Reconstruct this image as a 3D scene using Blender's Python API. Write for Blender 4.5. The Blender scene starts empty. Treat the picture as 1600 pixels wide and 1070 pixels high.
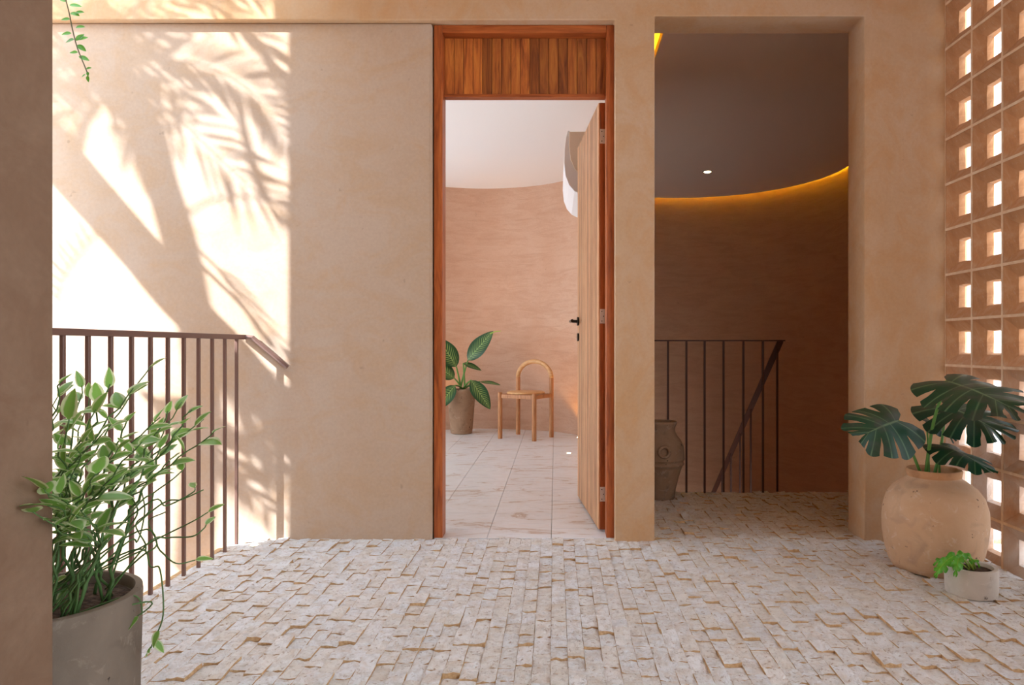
import bpy, bmesh, math, random
from mathutils import Vector, Matrix, noise
R = random.Random(7)
S = bpy.context.scene
COL = S.collection
F, CX, CY, EYE = 1100.0, 868.0, 541.0, 0.92

# ------------------------------------------------------------------ camera, sky, sun, exposure
cam = bpy.data.cameras.new('camera'); cam_o = bpy.data.objects.new('camera', cam); COL.objects.link(cam_o)
cam.sensor_width = 36; cam.lens = 36 * F / 1600
cam.shift_x = -(CX - 800) / 1600; cam.shift_y = (CY - 535) / 1600
cam.clip_start = 0.02
cam_o.location = (0, 0, EYE); cam_o.rotation_euler = (math.pi / 2, 0, 0)
S.camera = cam_o
SUN = Vector((2.0, 1.0, -1.66)).normalized()
sun = bpy.data.lights.new('sun', 'SUN'); sun.energy = 16.0; sun.angle = math.radians(0.45); sun.color = (0.93, 0.96, 1.0)
sun_o = bpy.data.objects.new('sun', sun); COL.objects.link(sun_o)
sun_o.rotation_euler = SUN.to_track_quat('-Z', 'Y').to_euler()
w = bpy.data.worlds.new('sky'); S.world = w; w.use_nodes = True
wn = w.node_tree.nodes; wl = w.node_tree.links
bg = wn['Background']; bg.inputs['Strength'].default_value = 4.2
tc = wn.new('ShaderNodeTexCoord'); sp = wn.new('ShaderNodeSeparateXYZ'); rp = wn.new('ShaderNodeValToRGB')
wl.new(tc.outputs['Generated'], sp.inputs[0]); wl.new(sp.outputs['Z'], rp.inputs[0]); wl.new(rp.outputs[0], bg.inputs['Color'])
rp.color_ramp.elements[0].position = 0.0; rp.color_ramp.elements[0].color = (0.86, 0.92, 1.0, 1)
rp.color_ramp.elements[1].position = 0.9; rp.color_ramp.elements[1].color = (0.66, 0.82, 1.0, 1)
S.view_settings.view_transform = 'Standard'; S.view_settings.look = 'None'
S.view_settings.gamma = 1; S.view_settings.exposure = 0.5; S.view_settings.use_curve_mapping = False
try:
    S.cycles.max_bounces = 10; S.cycles.diffuse_bounces = 7; S.cycles.sample_clamp_indirect = 6
except Exception: pass

# ------------------------------------------------------------------ helpers
def W(x, y, Y):
    """Point at depth Y that the photograph shows at pixel x, y (taken once, when measuring)."""
    return Vector(((x - CX) * Y / F, Y, EYE - (y - CY) * Y / F))
def tag(o, label=None, cat=None, group=None, kind=None):
    if label: o['label'] = label
    if cat: o['category'] = cat
    if group: o['group'] = group
    if kind: o['kind'] = kind
    return o
def empty(name, loc=(0, 0, 0), parent=None):
    o = bpy.data.objects.new(name, None); COL.objects.link(o); o.location = loc; o.empty_display_size = 0.1
    if parent: o.parent = parent
    return o
class MB:
    def __init__(s): s.v = []; s.f = []; s.m = []; s.uv = {}
    def add(s, vs, fs, mi=0, uvs=None):
        k = len(s.v); s.v += [tuple(v) for v in vs]
        for i, f in enumerate(fs):
            s.f.append(tuple(k + a for a in f)); s.m.append(mi)
        if uvs:
            for i, u in enumerate(uvs): s.uv[k + i] = u
        return s
    def box(s, a, b, mi=0):
        x0, y0, z0 = a; x1, y1, z1 = b
        return s.add([(x0,y0,z0),(x1,y0,z0),(x1,y1,z0),(x0,y1,z0),(x0,y0,z1),(x1,y0,z1),(x1,y1,z1),(x0,y1,z1)],
              [(3,2,1,0),(4,5,6,7),(0,1,5,4),(1,2,6,5),(2,3,7,6),(3,0,4,7)], mi)
    def tube(s, pts, r, n=8, mi=0, caps=True, sx=1.0):
        pts = [Vector(p) for p in pts]; m = len(pts)
        rr = r if isinstance(r, (list, tuple)) else [r] * m
        vs = []; prev = None
        for i, p in enumerate(pts):
            t = (pts[min(i+1, m-1)] - pts[max(i-1, 0)]).normalized()
            if prev is None:
                ref = Vector((0, 0, 1)) if abs(t.z) < .9 else Vector((1, 0, 0)); a = t.cross(ref).normalized()
            else: a = (prev - t * prev.dot(t)).normalized()
            prev = a; b = t.cross(a)
            for k in range(n):
                g = 2 * math.pi * k / n
                vs.append(p + (a * math.cos(g) * sx + b * math.sin(g)) * rr[i])
        fs = []
        for i in range(m - 1):
            for k in range(n):
                k2 = (k + 1) % n; fs.append((i*n+k, i*n+k2, (i+1)*n+k2, (i+1)*n+k))
        if caps: fs.append(tuple(range(n-1, -1, -1))); fs.append(tuple((m-1)*n + k for k in range(n)))
        return s.add(vs, fs, mi)
    def lathe(s, prof, n=48, mi=0, c=(0, 0), wob=0.0, sy=1.0):
        vs = []; fs = []
        for j, (r, z) in enumerate(prof):
            for k in range(n):
                g = 2 * math.pi * k / n
                q = r * (1 + wob * noise.noise(Vector((math.cos(g) * 1.3, math.sin(g) * 1.3, z * 5))))
                vs.append((c[0] + q * math.cos(g), c[1] + q * math.sin(g) * sy, z))
        for j in range(len(prof) - 1):
            for k in range(n):
                k2 = (k + 1) % n; fs.append((j*n+k, j*n+k2, (j+1)*n+k2, (j+1)*n+k))
        fs.append(tuple(range(n-1, -1, -1)))
        fs.append(tuple((len(prof)-1)*n + k for k in range(n)))
        return s.add(vs, fs, mi)
    def prism_xz(s, poly, y0, y1, mi=0):
        n = len(poly); vs = [(x, y0, z) for x, z in poly] + [(x, y1, z) for x, z in poly]
        area = sum(poly[i][0]*poly[(i+1)%n][1] - poly[(i+1)%n][0]*poly[i][1] for i in range(n))
        fr = tuple(range(n)); bk = tuple(range(2*n-1, n-1, -1))
        fs = [fr, bk] + [(i, n+i, n+(i+1)%n, (i+1)%n) for i in range(n)]
        if area < 0: fs = [tuple(reversed(f)) for f in fs]
        return s.add(vs, fs, mi)
    def prism_xy(s, poly, z0, z1, mi=0):
        n = len(poly); vs = [(x, y, z0) for x, y in poly] + [(x, y, z1) for x, y in poly]
        area = sum(poly[i][0]*poly[(i+1)%n][1] - poly[(i+1)%n][0]*poly[i][1] for i in range(n))
        fs = [tuple(range(n-1, -1, -1)), tuple(range(n, 2*n))] + [(i, (i+1)%n, n+(i+1)%n, n+i) for i in range(n)]
        if area < 0: fs = [tuple(reversed(f)) for f in fs]
        return s.add(vs, fs, mi)
    def mesh(s, name, mats, smooth=False):
        me = bpy.data.meshes.new(name); me.from_pydata(s.v, [], s.f)
        for m in (mats if isinstance(mats, (list, tuple)) else [mats]): me.materials.append(m)
        for p, mi in zip(me.polygons, s.m): p.material_index = mi; p.use_smooth = smooth
        if s.uv:
            uvl = me.uv_layers.new(name='UVMap')
            for l in me.loops: uvl.data[l.index].uv = s.uv.get(l.vertex_index, (0, 0))
        me.update(); return me
    def build(s, name, mats, parent=None, smooth=False, bevel=0, seg=2, loc=None, fixn=False):
        me = s.mesh(name, mats, smooth)
        if fixn:
            bm = bmesh.new(); bm.from_mesh(me); bmesh.ops.recalc_face_normals(bm, faces=bm.faces); bm.to_mesh(me); bm.free()
        o = bpy.data.objects.new(name, me); COL.objects.link(o)
        if parent: o.parent = parent
        if loc is not None: o.location = loc
        if bevel:
            b = o.modifiers.new('bevel', 'BEVEL'); b.width = bevel; b.segments = seg; b.limit_method = 'ANGLE'; b.angle_limit = math.radians(40)
        return o
def link_mesh(name, me, parent=None, loc=(0, 0, 0), rot=None, scale=None):
    o = bpy.data.objects.new(name, me); COL.objects.link(o)
    if parent: o.parent = parent
    o.location = loc
    if rot is not None: o.rotation_euler = rot
    if scale is not None: o.scale = scale
    return o
def spline(pts, n=6):
    """Catmull-Rom through the points."""
    P = [Vector(p) for p in pts]; P = [P[0] * 2 - P[1]] + P + [P[-1] * 2 - P[-2]]; out = []
    for i in range(1, len(P) - 2):
        for k in range(n):
            t = k / n; a, b, c, d = P[i-1], P[i], P[i+1], P[i+2]
            out.append(0.5 * ((2*b) + (c-a)*t + (2*a-5*b+4*c-d)*t*t + (3*b-a-3*c+d)*t*t*t))
    out.append(P[-2]); return out
def smooth_by_angle(o, deg=40):
    me = o.data
    for p in me.polygons: p.use_smooth = True
    try: me.set_sharp_from_angle(angle=math.radians(deg))
    except Exception: pass

# ------------------------------------------------------------------ materials
class NT:
    def __init__(s, name):
        s.m = bpy.data.materials.new(name); s.m.use_nodes = True; s.t = s.m.node_tree
        s.b = s.t.nodes['Principled BSDF']; s.tc = s.n('TexCoord')
    def n(s, k, **kw):
        o = s.t.nodes.new('ShaderNode' + k)
        for a, v in kw.items(): setattr(o, a, v)
        return o
    def l(s, a, b): s.t.links.new(a, b)
    def mapping(s, scale, rot=(0, 0, 0), src='Object'):
        m = s.n('Mapping'); m.inputs['Scale'].default_value = scale; m.inputs['Rotation'].default_value = rot
        s.l(s.tc.outputs[src], m.inputs[0]); return m.outputs[0]
    def noise(s, scale, detail=4, rough=.55, vec=None, dist=0):
        n = s.n('TexNoise'); n.inputs['Scale'].default_value = scale; n.inputs['Detail'].default_value = detail
        n.inputs['Roughness'].default_value = rough; n.inputs['Distortion'].default_value = dist
        s.l(vec if vec else s.tc.outputs['Object'], n.inputs['Vector']); return n.outputs['Fac']
    def ramp(s, fac, stops, interp='LINEAR'):
        r = s.n('ValToRGB'); r.color_ramp.interpolation = interp; e = r.color_ramp.elements
        while len(e) < len(stops): e.new(0.5)
        for k, (p, c) in enumerate(stops):
            e[k].position = p; e[k].color = (c, c, c, 1) if isinstance(c, (int, float)) else (*c, 1)
        s.l(fac, r.inputs[0]); return r.outputs[0]
    def mix(s, fac, a, b, mode='MIX'):
        m = s.n('Mix', data_type='RGBA', blend_type=mode)
        for sock, v in ((m.inputs[0], fac), (m.inputs[6], a), (m.inputs[7], b)):
            if isinstance(v, (int, float)): sock.default_value = v
            elif isinstance(v, tuple): sock.default_value = (*v, 1)
            else: s.l(v, sock)
        return m.outputs[2]
    def bump(s, h, strength=.3, dist=.01, prev=None):
        b = s.n('Bump'); b.inputs['Strength'].default_value = strength; b.inputs['Distance'].default_value = dist
        s.l(h, b.inputs['Height'])
        if prev: s.l(prev, b.inputs['Normal'])
        return b.outputs[0]
    def done(s, col=None, rough=.8, norm=None, metal=0, spec=.3):
        if col is not None:
            if isinstance(col, tuple): s.b.inputs['Base Color'].default_value = (*col, 1)
            else: s.l(col, s.b.inputs['Base Color'])
        if isinstance(rough, (int, float)): s.b.inputs['Roughness'].default_value = rough
        else: s.l(rough, s.b.inputs['Roughness'])
        if norm: s.l(norm, s.b.inputs['Normal'])
        s.b.inputs['Metallic'].default_value = metal
        s.b.inputs['Specular IOR Level'].default_value = spec
        return s.m

def plaster(name, base, alt, warm, streak=(1, 1, 1), bs=.25, streak_amt=.5):
    t = NT(name)
    v = t.mapping(streak)
    cloud = t.noise(1.3, 5, .6, dist=.6); streaks = t.noise(4.5, 7, .68, v, dist=.9); fine = t.noise(70, 4, .6)
    c = t.mix(t.ramp(cloud, [(.35, 0.0), (.65, 1.0)]), base, alt)
    c = t.mix(t.ramp(streaks, [(.44, 0.0), (.64, streak_amt)]), c, warm)
    c = t.mix(.07, c, t.ramp(fine, [(.3, .35), (.7, .95)]), 'OVERLAY')
    sp = t.noise(24, 2, .5); c = t.mix(t.ramp(sp, [(.74, 0.0), (.80, .35)]), c, tuple(a * .45 for a in base))
    nb = t.bump(streaks, bs, .012); nb = t.bump(t.noise(160, 3, .6), .04, .002, nb)
    return t.done(c, .82, nb, spec=.2)
M = {}
M['plaster'] = plaster('warm_plaster', (.52, .335, .190), (.56, .395, .265), (.53, .275, .10), (1.3, 1.3, .9), .15, .42)
M['plaster_skylit'] = plaster('skylit_pink_plaster', (.47, .345, .25), (.49, .385, .305), (.48, .315, .185), (1, 1, 1.4), .18, .5)  # paler facade plaster: sky light on the left panel is put into the colour
M['plaster_shaded'] = plaster('shaded_brown_plaster', (.185, .112, .07), (.15, .088, .052), (.22, .145, .095), (1, 1, 1.4), .18, .5)  # darkened plaster: the side wall's shade is put into its colour
M['plaster_room'] = plaster('room_plaster', (.56, .345, .235), (.60, .40, .29), (.46, .265, .17), (.6, .6, 3.2), .55, .45)
M['plaster_hall'] = plaster('hall_plaster', (.46, .26, .16), (.48, .29, .18), (.36, .19, .11), (.6, .6, 3.0), .45, .45)
M['white'] = NT('white_ceiling_paint').done((.82, .80, .78), .9)
t = NT('hall_ceiling_paint'); M['hall_ceiling'] = t.done((.80, .66, .54), .9)

def wood(name, a, b, c, scale=1.0, vary=True, rough=.45, axis='Z'):
    t = NT(name)
    sc = (9*scale, 9*scale, .8*scale) if axis == 'Z' else ((.8*scale, 9*scale, 9*scale) if axis == 'X' else (9*scale, .8*scale, 9*scale))
    oi = t.n('ObjectInfo'); add = t.n('VectorMath', operation='ADD'); ml = t.n('VectorMath', operation='SCALE')
    cmb = t.n('CombineXYZ'); t.l(oi.outputs['Random'], cmb.inputs[0]); t.l(oi.outputs['Random'], cmb.inputs[2])
    ml.inputs['Scale'].default_value = 37.0; t.l(cmb.outputs[0], ml.inputs[0])
    t.l(t.mapping(sc), add.inputs[0]); t.l(ml.outputs[0], add.inputs[1])
    g = t.noise(3.2, 6, .62, add.outputs[0], dist=1.3); fine = t.noise(18, 4, .6, add.outputs[0])
    col = t.ramp(g, [(.32, a), (.5, b), (.68, c)])
    col = t.mix(.22, col, t.ramp(fine, [(.35, .25), (.7, .9)]), 'OVERLAY')
    if vary:
        v = t.ramp(oi.outputs['Random'], [(0, .45), (.5, .85), (1, 1.2)] if vary is True else [(0, 1 - vary), (1, 1.05)])
        col = t.mix(.8, col, v, 'MULTIPLY')
    return t.done(col, rough, t.bump(fine, .15, .002), spec=.4)
M['wood_frame'] = wood('red_hardwood', (.22, .05, .012), (.38, .095, .022), (.48, .14, .035), vary=False, rough=.38)
M['wood_frame_x'] = wood('red_hardwood_rail', (.22, .05, .012), (.38, .095, .022), (.48, .14, .035), vary=False, rough=.38, axis='X')
M['wood_plank'] = wood('transom_hardwood', (.20, .045, .011), (.50, .145, .028), (.66, .24, .045), vary=True, rough=.45)
M['wood_slat'] = wood('door_slat_wood', (.44, .20, .085), (.62, .33, .16), (.74, .44, .23), vary=.42, rough=.5)
M['wood_chair'] = wood('oak_chair_wood', (.30, .12, .045), (.46, .21, .085), (.56, .29, .13), scale=1.6, vary=False, rough=.5)
M['wood_seat'] = wood('oak_seat_wood', (.52, .27, .11), (.62, .35, .15), (.68, .42, .20), scale=1.5, vary=False, rough=.5, axis='X')
M['rail'] = NT('brown_painted_metal').done((.17, .095, .075), .45, spec=.4)
M['rail_dark'] = NT('dark_brown_metal').done((.07, .025, .015), .5)
M['steel'] = NT('brushed_steel').done((.74, .72, .68), .4, metal=.25)
M['black'] = NT('black_metal').done((.012, .012, .013), .3, metal=.3)
M['ac_white'] = NT('white_plastic').done((.86, .87, .88), .35)
M['ac_side'] = NT('cream_plastic').done((.88, .78, .64), .5)
M['grey_line'] = NT('grey_seam').done((.2, .2, .2), .6)
M['soil'] = NT('soil'); M['soil'] = (lambda t: t.done(t.ramp(t.noise(60, 4), [(.3, (.02, .012, .008)), (.7, (.11, .065, .04))]), .95, t.bump(t.noise(50, 4), .9, .02)))(M['soil'])

def stone(name, individual):
    t = NT(name)
    if individual:
        oi = t.n('ObjectInfo'); rnd = oi.outputs['Random']
        add = t.n('VectorMath', operation='ADD'); t.l(t.tc.outputs['Object'], add.inputs[0])
        sc = t.n('VectorMath', operation='SCALE'); sc.inputs['Scale'].default_value = 31.7
        cmb = t.n('CombineXYZ'); t.l(rnd, cmb.inputs[0]); t.l(rnd, cmb.inputs[1]); t.l(cmb.outputs[0], sc.inputs[0]); t.l(sc.outputs[0], add.inputs[1]); vec = add.outputs[0]
    else:
        at = t.n('Attribute', attribute_name='tint'); rnd = at.outputs['Fac']; vec = t.tc.outputs['Object']
    base = t.ramp(rnd, [(0, (.82, .80, .75)), (.3, (.88, .88, .87)), (.55, (.88, .90, .92)), (.8, (.83, .86, .88)), (1, (.88, .88, .86))])
    bl = t.noise(17, 6, .65, vec, dist=.5)
    c = t.mix(t.ramp(bl, [(.45, 0.0), (.66, .55)]), base, (.64, .53, .41))
    pit = t.noise(62, 6, .72, vec, dist=.4)
    c = t.mix(t.ramp(pit, [(.33, .85), (.44, 0.0)]), c, (.30, .18, .09))
    gr = t.noise(26, 5, .7, vec); c = t.mix(t.ramp(gr, [(.50, 0.0), (.68, .65)]), c, (.60, .58, .55))
    nb = t.bump(bl, .8, .02); nb = t.bump(pit, .9, .012, nb)
    return t.done(c, .85, nb, spec=.25)
M['stone'] = stone('split_travertine', True); M['stone_s'] = stone('split_travertine_far', False)
t = NT('stone_broken_edge'); M['stone_side'] = t.done(t.ramp(t.noise(60, 5, .7), [(.3, (.38, .21, .09)), (.7, (.72, .52, .30))]), .9, t.bump(t.noise(90, 4), .6, .004))
t = NT('sand_joint'); M['joint'] = t.done(t.ramp(t.noise(40, 4), [(.3, (.16, .09, .045)), (.7, (.34, .22, .12))]), .95)

t = NT('marble_slab')
vv = t.mapping((1.1, 2.6, 1)); a1 = t.noise(2.3, 8, .68, vv, dist=1.6); a2 = t.noise(9, 6, .7, vv, dist=.8)
c = t.ramp(a1, [(.30, (.56, .60, .63)), (.46, (.74, .79, .83)), (.58, (.68, .71, .73)), (.63, (.46, .36, .29)), (.68, (.72, .75, .77))])
c = t.mix(t.ramp(a2, [(.55, 0.0), (.7, .5)]), c, (.66, .58, .52))
M['marble'] = t.done(c, .32, t.bump(a2, .08, .004), spec=.5)
M['grout'] = NT('slab_grout').done((.42, .39, .36), .9)

t = NT('cast_concrete_block')
n1 = t.noise(7, 6, .65, dist=.8); n2 = t.noise(34, 5, .7, t.mapping((1, 2.5, .6)), dist=.5)
oi = t.n('ObjectInfo')
c = t.ramp(n1, [(.32, (.42, .21, .10)), (.5, (.52, .28, .14)), (.64, (.57, .37, .24)), (.76, (.62, .50, .40))])
c = t.mix(t.ramp(n2, [(.58, 0.0), (.72, .5)]), c, (.60, .48, .38))
c = t.mix(.5, c, t.ramp(oi.outputs['Random'], [(0, (.80, .74, .70)), (1, (1.1, 1.05, 1.0))]), 'MULTIPLY')
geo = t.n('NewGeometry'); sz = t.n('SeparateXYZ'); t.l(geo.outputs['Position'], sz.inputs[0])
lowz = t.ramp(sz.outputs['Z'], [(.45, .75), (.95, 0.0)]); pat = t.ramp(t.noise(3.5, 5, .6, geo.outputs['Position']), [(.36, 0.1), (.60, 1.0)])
c = t.mix(t.mix(1.0, lowz, pat, 'MULTIPLY'), c, (.62, .56, .51))   # light through the openings, painted pale on the lower rows
M['block'] = t.done(c, .9, t.bump(n2, .5, .006), spec=.15)
t = NT('pale_mortar'); M['mortar'] = t.done(t.ramp(t.noise(30, 4), [(.3, (.68, .47, .30)), (.7, (.80, .63, .46))]), .9, t.bump(t.noise(70), .5, .004))

def clay(name, a, b, dark, pale, zdark=None):
    t = NT(name)
    n = t.noise(4.5, 6, .6, dist=.7); n2 = t.noise(22, 5, .7, dist=.6); n3 = t.noise(11, 3, .5, dist=1)
    c = t.mix(t.ramp(n, [(.35, 0.0), (.65, 1.0)]), a, b)
    c = t.mix(t.ramp(n3, [(.56, 0.0), (.72, .55)]), c, dark)
    c = t.mix(t.ramp(n2, [(.58, 0.0), (.68, .5)]), c, pale)
    c = t.mix(t.ramp(t.noise(38, 3, .5), [(.69, 0.0), (.72, .85)]), c, tuple(v * .3 for v in dark))
    return t.done(c, .88, t.bump(n2, .25, .004), spec=.2)
M['clay'] = clay('weathered_terracotta', (.56, .36, .22), (.64, .44, .29), (.40, .28, .20), (.70, .58, .46))
M['clay_rim'] = clay('terracotta_rim', (.52, .27, .13), (.60, .34, .18), (.30, .15, .08), (.62, .45, .30))
M['clay_dark'] = clay('dark_aged_clay', (.27, .175, .11), (.33, .235, .165), (.14, .105, .085), (.42, .36, .31))
M['clay_brown'] = clay('brown_glazed_clay', (.30, .19, .12), (.38, .25, .16), (.20, .12, .07), (.50, .40, .30))
M['concrete'] = clay('grey_concrete', (.50, .46, .41), (.58, .54, .49), (.38, .34, .30), (.64, .60, .56))
M['concrete_brown'] = clay('brown_grey_concrete', (.155, .122, .092), (.20, .158, .12), (.12, .09, .065), (.30, .25, .20))

def leafmat(name, edge, mid, pattern=None, trans=.25, rough=.4, vein=(.3, .45, .2), spec=.5, var=0.25):
    t = NT(name)
    uv = t.n('SeparateXYZ'); t.l(t.tc.outputs['UV'], uv.inputs[0])
    ab = t.n('Math', operation='ABSOLUTE'); t.l(uv.outputs[1], ab.inputs[0])
    nz = t.noise(40, 3, .5); ad = t.n('Math', operation='MULTIPLY_ADD'); t.l(nz, ad.inputs[0]); ad.inputs[1].default_value = .5; t.l(ab.outputs[0], ad.inputs[2])
    if pattern == 'stripe':
        # feathered pale bars running outward from the midrib
        m1 = t.n('Math', operation='MULTIPLY_ADD'); t.l(ab.outputs[0], m1.inputs[0]); m1.inputs[1].default_value = -.28; t.l(uv.outputs[0], m1.inputs[2])
        m2 = t.n('Math', operation='MULTIPLY'); t.l(m1.outputs[0], m2.inputs[0]); m2.inputs[1].default_value = 75
        sn = t.n('Math', operation='SINE'); t.l(m2.outputs[0], sn.inputs[0])
        bars = t.ramp(sn.outputs[0], [(.1, 0.0), (.8, 1.0)])
        fall = t.ramp(ab.outputs[0], [(.0, 1.0), (.45, .75), (.8, 0.0)])
        k = t.mix(1.0, bars, fall, 'MULTIPLY'); c = t.mix(k, edge, mid)
    else:
        c = t.mix(t.ramp(ad.outputs[0], [(.80, 0.0), (1.15, 1.0)]), mid, edge)
    c = t.mix(t.ramp(ab.outputs[0], [(.015, 1.0), (.05, 0.0)]), c, vein)
    if pattern == 'veins':
        fr = t.n('Math', operation='FRACT'); sc = t.n('Math', operation='MULTIPLY'); sc.inputs[1].default_value = 10; t.l(uv.outputs[0], sc.inputs[0]); t.l(sc.outputs[0], fr.inputs[0])
        sb = t.n('Math', operation='SUBTRACT'); t.l(fr.outputs[0], sb.inputs[0]); sb.inputs[1].default_value = .5
        a2_ = t.n('Math', operation='ABSOLUTE'); t.l(sb.outputs[0], a2_.inputs[0])
        c = t.mix(t.ramp(a2_.outputs[0], [(.02, .75), (.07, 0.0)]), c, vein)
        c = t.mix(t.ramp(t.noise(14, 3, .5), [(.5, 0.0), (.62, .5)]), c, (.05, .055, .05))
    oi = t.n('ObjectInfo'); c = t.mix(var * 2, c, t.ramp(oi.outputs['Random'], [(0, (.65, .70, .6)), (1, (1.25, 1.15, 1.2))]), 'MULTIPLY')
    t.done(c, rough, spec=spec)
    out = t.t.nodes['Material Output']; tr = t.n('BsdfTranslucent'); mx = t.n('MixShader')
    t.l(c, tr.inputs['Color']); mx.inputs[0].default_value = trans
    t.l(t.b.outputs[0], mx.inputs[1]); t.l(tr.outputs[0], mx.inputs[2]); t.l(mx.outputs[0], out.inputs[0])
    return t.m
M['leaf_var'] = leafmat('variegated_leaf', (.58, .68, .40), (.19, .40, .07), trans=.35, rough=.45, vein=(.2, .38, .1))
M['leaf_mon'] = leafmat('monstera_leaf', (.004, .045, .020), (.006, .055, .024), 'veins', trans=.05, rough=.42, vein=(.10, .20, .10), spec=.5)
M['leaf_dief'] = leafmat('dieffenbachia_leaf', (.012, .075, .022), (.28, .46, .13), 'stripe', trans=.15, rough=.35, vein=(.3, .46, .16))
M['leaf_young'] = leafmat('young_leaf', (.10, .42, .03), (.14, .50, .04), trans=.4, rough=.4, vein=(.4, .6, .1))
M['leaf_vine'] = leafmat('vine_leaf', (.12, .36, .05), (.10, .32, .04), trans=.4, rough=.45, vein=(.2, .45, .1))
M['stem'] = NT('green_stem').done((.075, .15, .045), .5)
M['stem_mon'] = NT('monstera_stem').done((.13, .30, .07), .45)
M['stem_brown'] = NT('brown_stem').done((.12, .10, .05), .6)
M['palm_bark'] = NT('palm_bark').done((.2, .14, .09), .9)
M['palm_leaf'] = NT('palm_leaf').done((.05, .13, .03), .6)
def emit(name, col, st):
    m = bpy.data.materials.new(name); m.use_nodes = True; b = m.node_tree.nodes['Principled BSDF']
    b.inputs['Base Color'].default_value = (*col, 1); b.inputs['Emission Color'].default_value = (*col, 1); b.inputs['Emission Strength'].default_value = st
    return m
M['led'] = emit('amber_led', (1.0, .78, .02), 24.0)
M['lamp'] = emit('warm_lamp', (1.0, .80, .5), 14.0)

def struct(o): o['kind'] = 'structure'; return o

# ------------------------------------------------------------------ structure: facade
Y0 = 3.33; LZ = 2.464; XR = 1.844
fac = MB().prism_xz([(-4.2, LZ), (.2815, LZ), (.2815, -.05), (.469, -.05), (.469, 2.482), (1.462, 2.482), (1.462, -.05), (1.95, -.05), (1.95, 3.2), (-4.2, 3.2)], Y0, Y0 + .19)
struct(fac.build('wall_back', M['plaster'], bevel=.006, seg=3))
pan = MB().prism_xz([(-4.2, -3.2), (-.590, -3.2), (-.590, LZ + .0), (-4.2, LZ + .0)], 3.36, 3.54)
struct(pan.build('wall_back_left', M['plaster_skylit'], bevel=.012, seg=4))
# thick side wall whose end cuts the left of the picture
struct(MB().box((-2.3, -1.6, -3.2), (-.925, 1.30, 3.6)).build('wall_left', M['plaster_shaded'], bevel=.008, seg=3))
# unseen wall added to block the sun and set the lit patch's edge
struct(MB().box((-2.78, 1.30, -3.2), (-2.6, 2.608, 4.3)).build('wall_left_blocker', M['plaster']))
struct(MB().box((-2.78, -1.6, -3.2), (-2.31, 1.295, 4.3)).build('wall_left_rear_blocker', M['plaster']))  # unseen run of the blocker, added to keep sun off the terrace
struct(MB().box((-.925, -1.8, -.3), (1.95, -1.6, 3.2)).build('wall_rear_blocker', M['plaster']))  # unseen wall added behind the camera to hold back light from there
# terrace roof
struct(MB().box((-1.2, -1.7, 2.86), (1.95, 3.325, 3.02)).build('ceiling', M['plaster']))

# ------------------------------------------------------------------ structure: terrace floor of split stones
fl = struct(empty('floor'))
base_fl = MB().prism_xy([(-1.53, 3.355), (-1.53, 1.31), (-.92, 1.31), (-.92, -1.6), (1.94, -1.6), (1.94, 3.53), (3.0, 3.53), (3.0, 4.46), (.475, 4.46), (.475, 3.43), (-.585, 3.43), (-.585, 3.355)], -.30, -.020)
base_fl.build('bedding', M['joint'], fl)
def stone_mesh(seed, n=4, m=3, L=.1, Wd=.05):
    r = random.Random(seed); vs = []; fs = []; mi = []
    tx, ty = r.uniform(-.05, .05), r.uniform(-.05, .05)
    for j in range(n + 1):
        for i in range(m + 1):
            x = (i / m - .5) * Wd; y = (j / n - .5) * L
            ex = i in (0, m); ey = j in (0, n)
            z = tx * x + ty * y + r.uniform(-.0024, .0024) - (.0022 if (ex or ey) else 0) * r.random()
            jx = r.uniform(-.0006, .0006) if ex else r.uniform(-.003, .003); jy = r.uniform(-.0016, .0006) if ey else 0
            vs.append((x + jx, y + (jy if j == n else -jy), z))
    idx = lambda i, j: j * (m + 1) + i
    for j in range(n):
        for i in range(m): fs.append((idx(i, j), idx(i+1, j), idx(i+1, j+1), idx(i, j+1))); mi.append(0)
    ring = [idx(i, 0) for i in range(m)] + [idx(m, j) for j in range(n)] + [idx(i, n) for i in range(m, 0, -1)] + [idx(0, j) for j in range(n, 0, -1)]
    k = len(vs)
    for a in ring: vs.append((vs[a][0], vs[a][1], -.026))
    nr = len(ring)
    for q in range(nr): fs.append((ring[(q+1) % nr], ring[q], k + q, k + (q+1) % nr)); mi.append(1)
    return vs, fs, mi
variants = []
for s in range(12):
    vs, fs, mi = stone_mesh(s, 3, 3)
    me = bpy.data.meshes.new('stone'); me.from_pydata(vs, [], fs); me.materials.append(M['stone']); me.materials.append(M['stone_side'])
    for p, q in zip(me.polygons, mi): p.material_index = q
    variants.append(me)
stones = []
def lay(x0, x1, y0, y1, clip=None):
    x = x0; c = 0
    while x < x1 - .012:
        wd = min(R.choice([.0475, .049, .050, .051, .0525]), x1 - x); y = y0 - R.uniform(0, .1)
        while y < y1:
            L = R.choice([.075, .085, .095, .1, .105, .115, .135]) * R.uniform(.96, 1.04)
            ya, yb = max(y, y0), min(y + L, y1)
            if yb - ya > .02 and not (clip and clip(x + wd / 2, (ya + yb) / 2)):
                g = .0005; raised = R.random()
                h = R.uniform(-.0032, .0032) + (R.uniform(.003, .008) if raised > .86 else 0)
                stones.append((x + wd / 2, (ya + yb) / 2, wd - g * R.uniform(1, 2.4), yb - ya - g * R.uniform(1, 2.5), h, R.uniform(-.035, .035) + (.03 if raised > .86 else 0)))
            y += L
        x += wd
lay(-1.515, XR + .01, .95, 3.372, lambda x, y: (x < -.90 and y < 1.36))
lay(.475, 2.93, 3.372, 4.455)
for x in (0,): pass
def score(s):
    x, y = s[0], s[1]
    px = CX + x * F / y; py = CY + EYE * F / y
    if px < -5 or px > 1605 or py > 1080: return -1
    if px < 205 and py > 930: return -.5
    if y > 3.35 and not (1015 < px < 1335): return -.6
    return 1.0 / (y ** 3)
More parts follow.
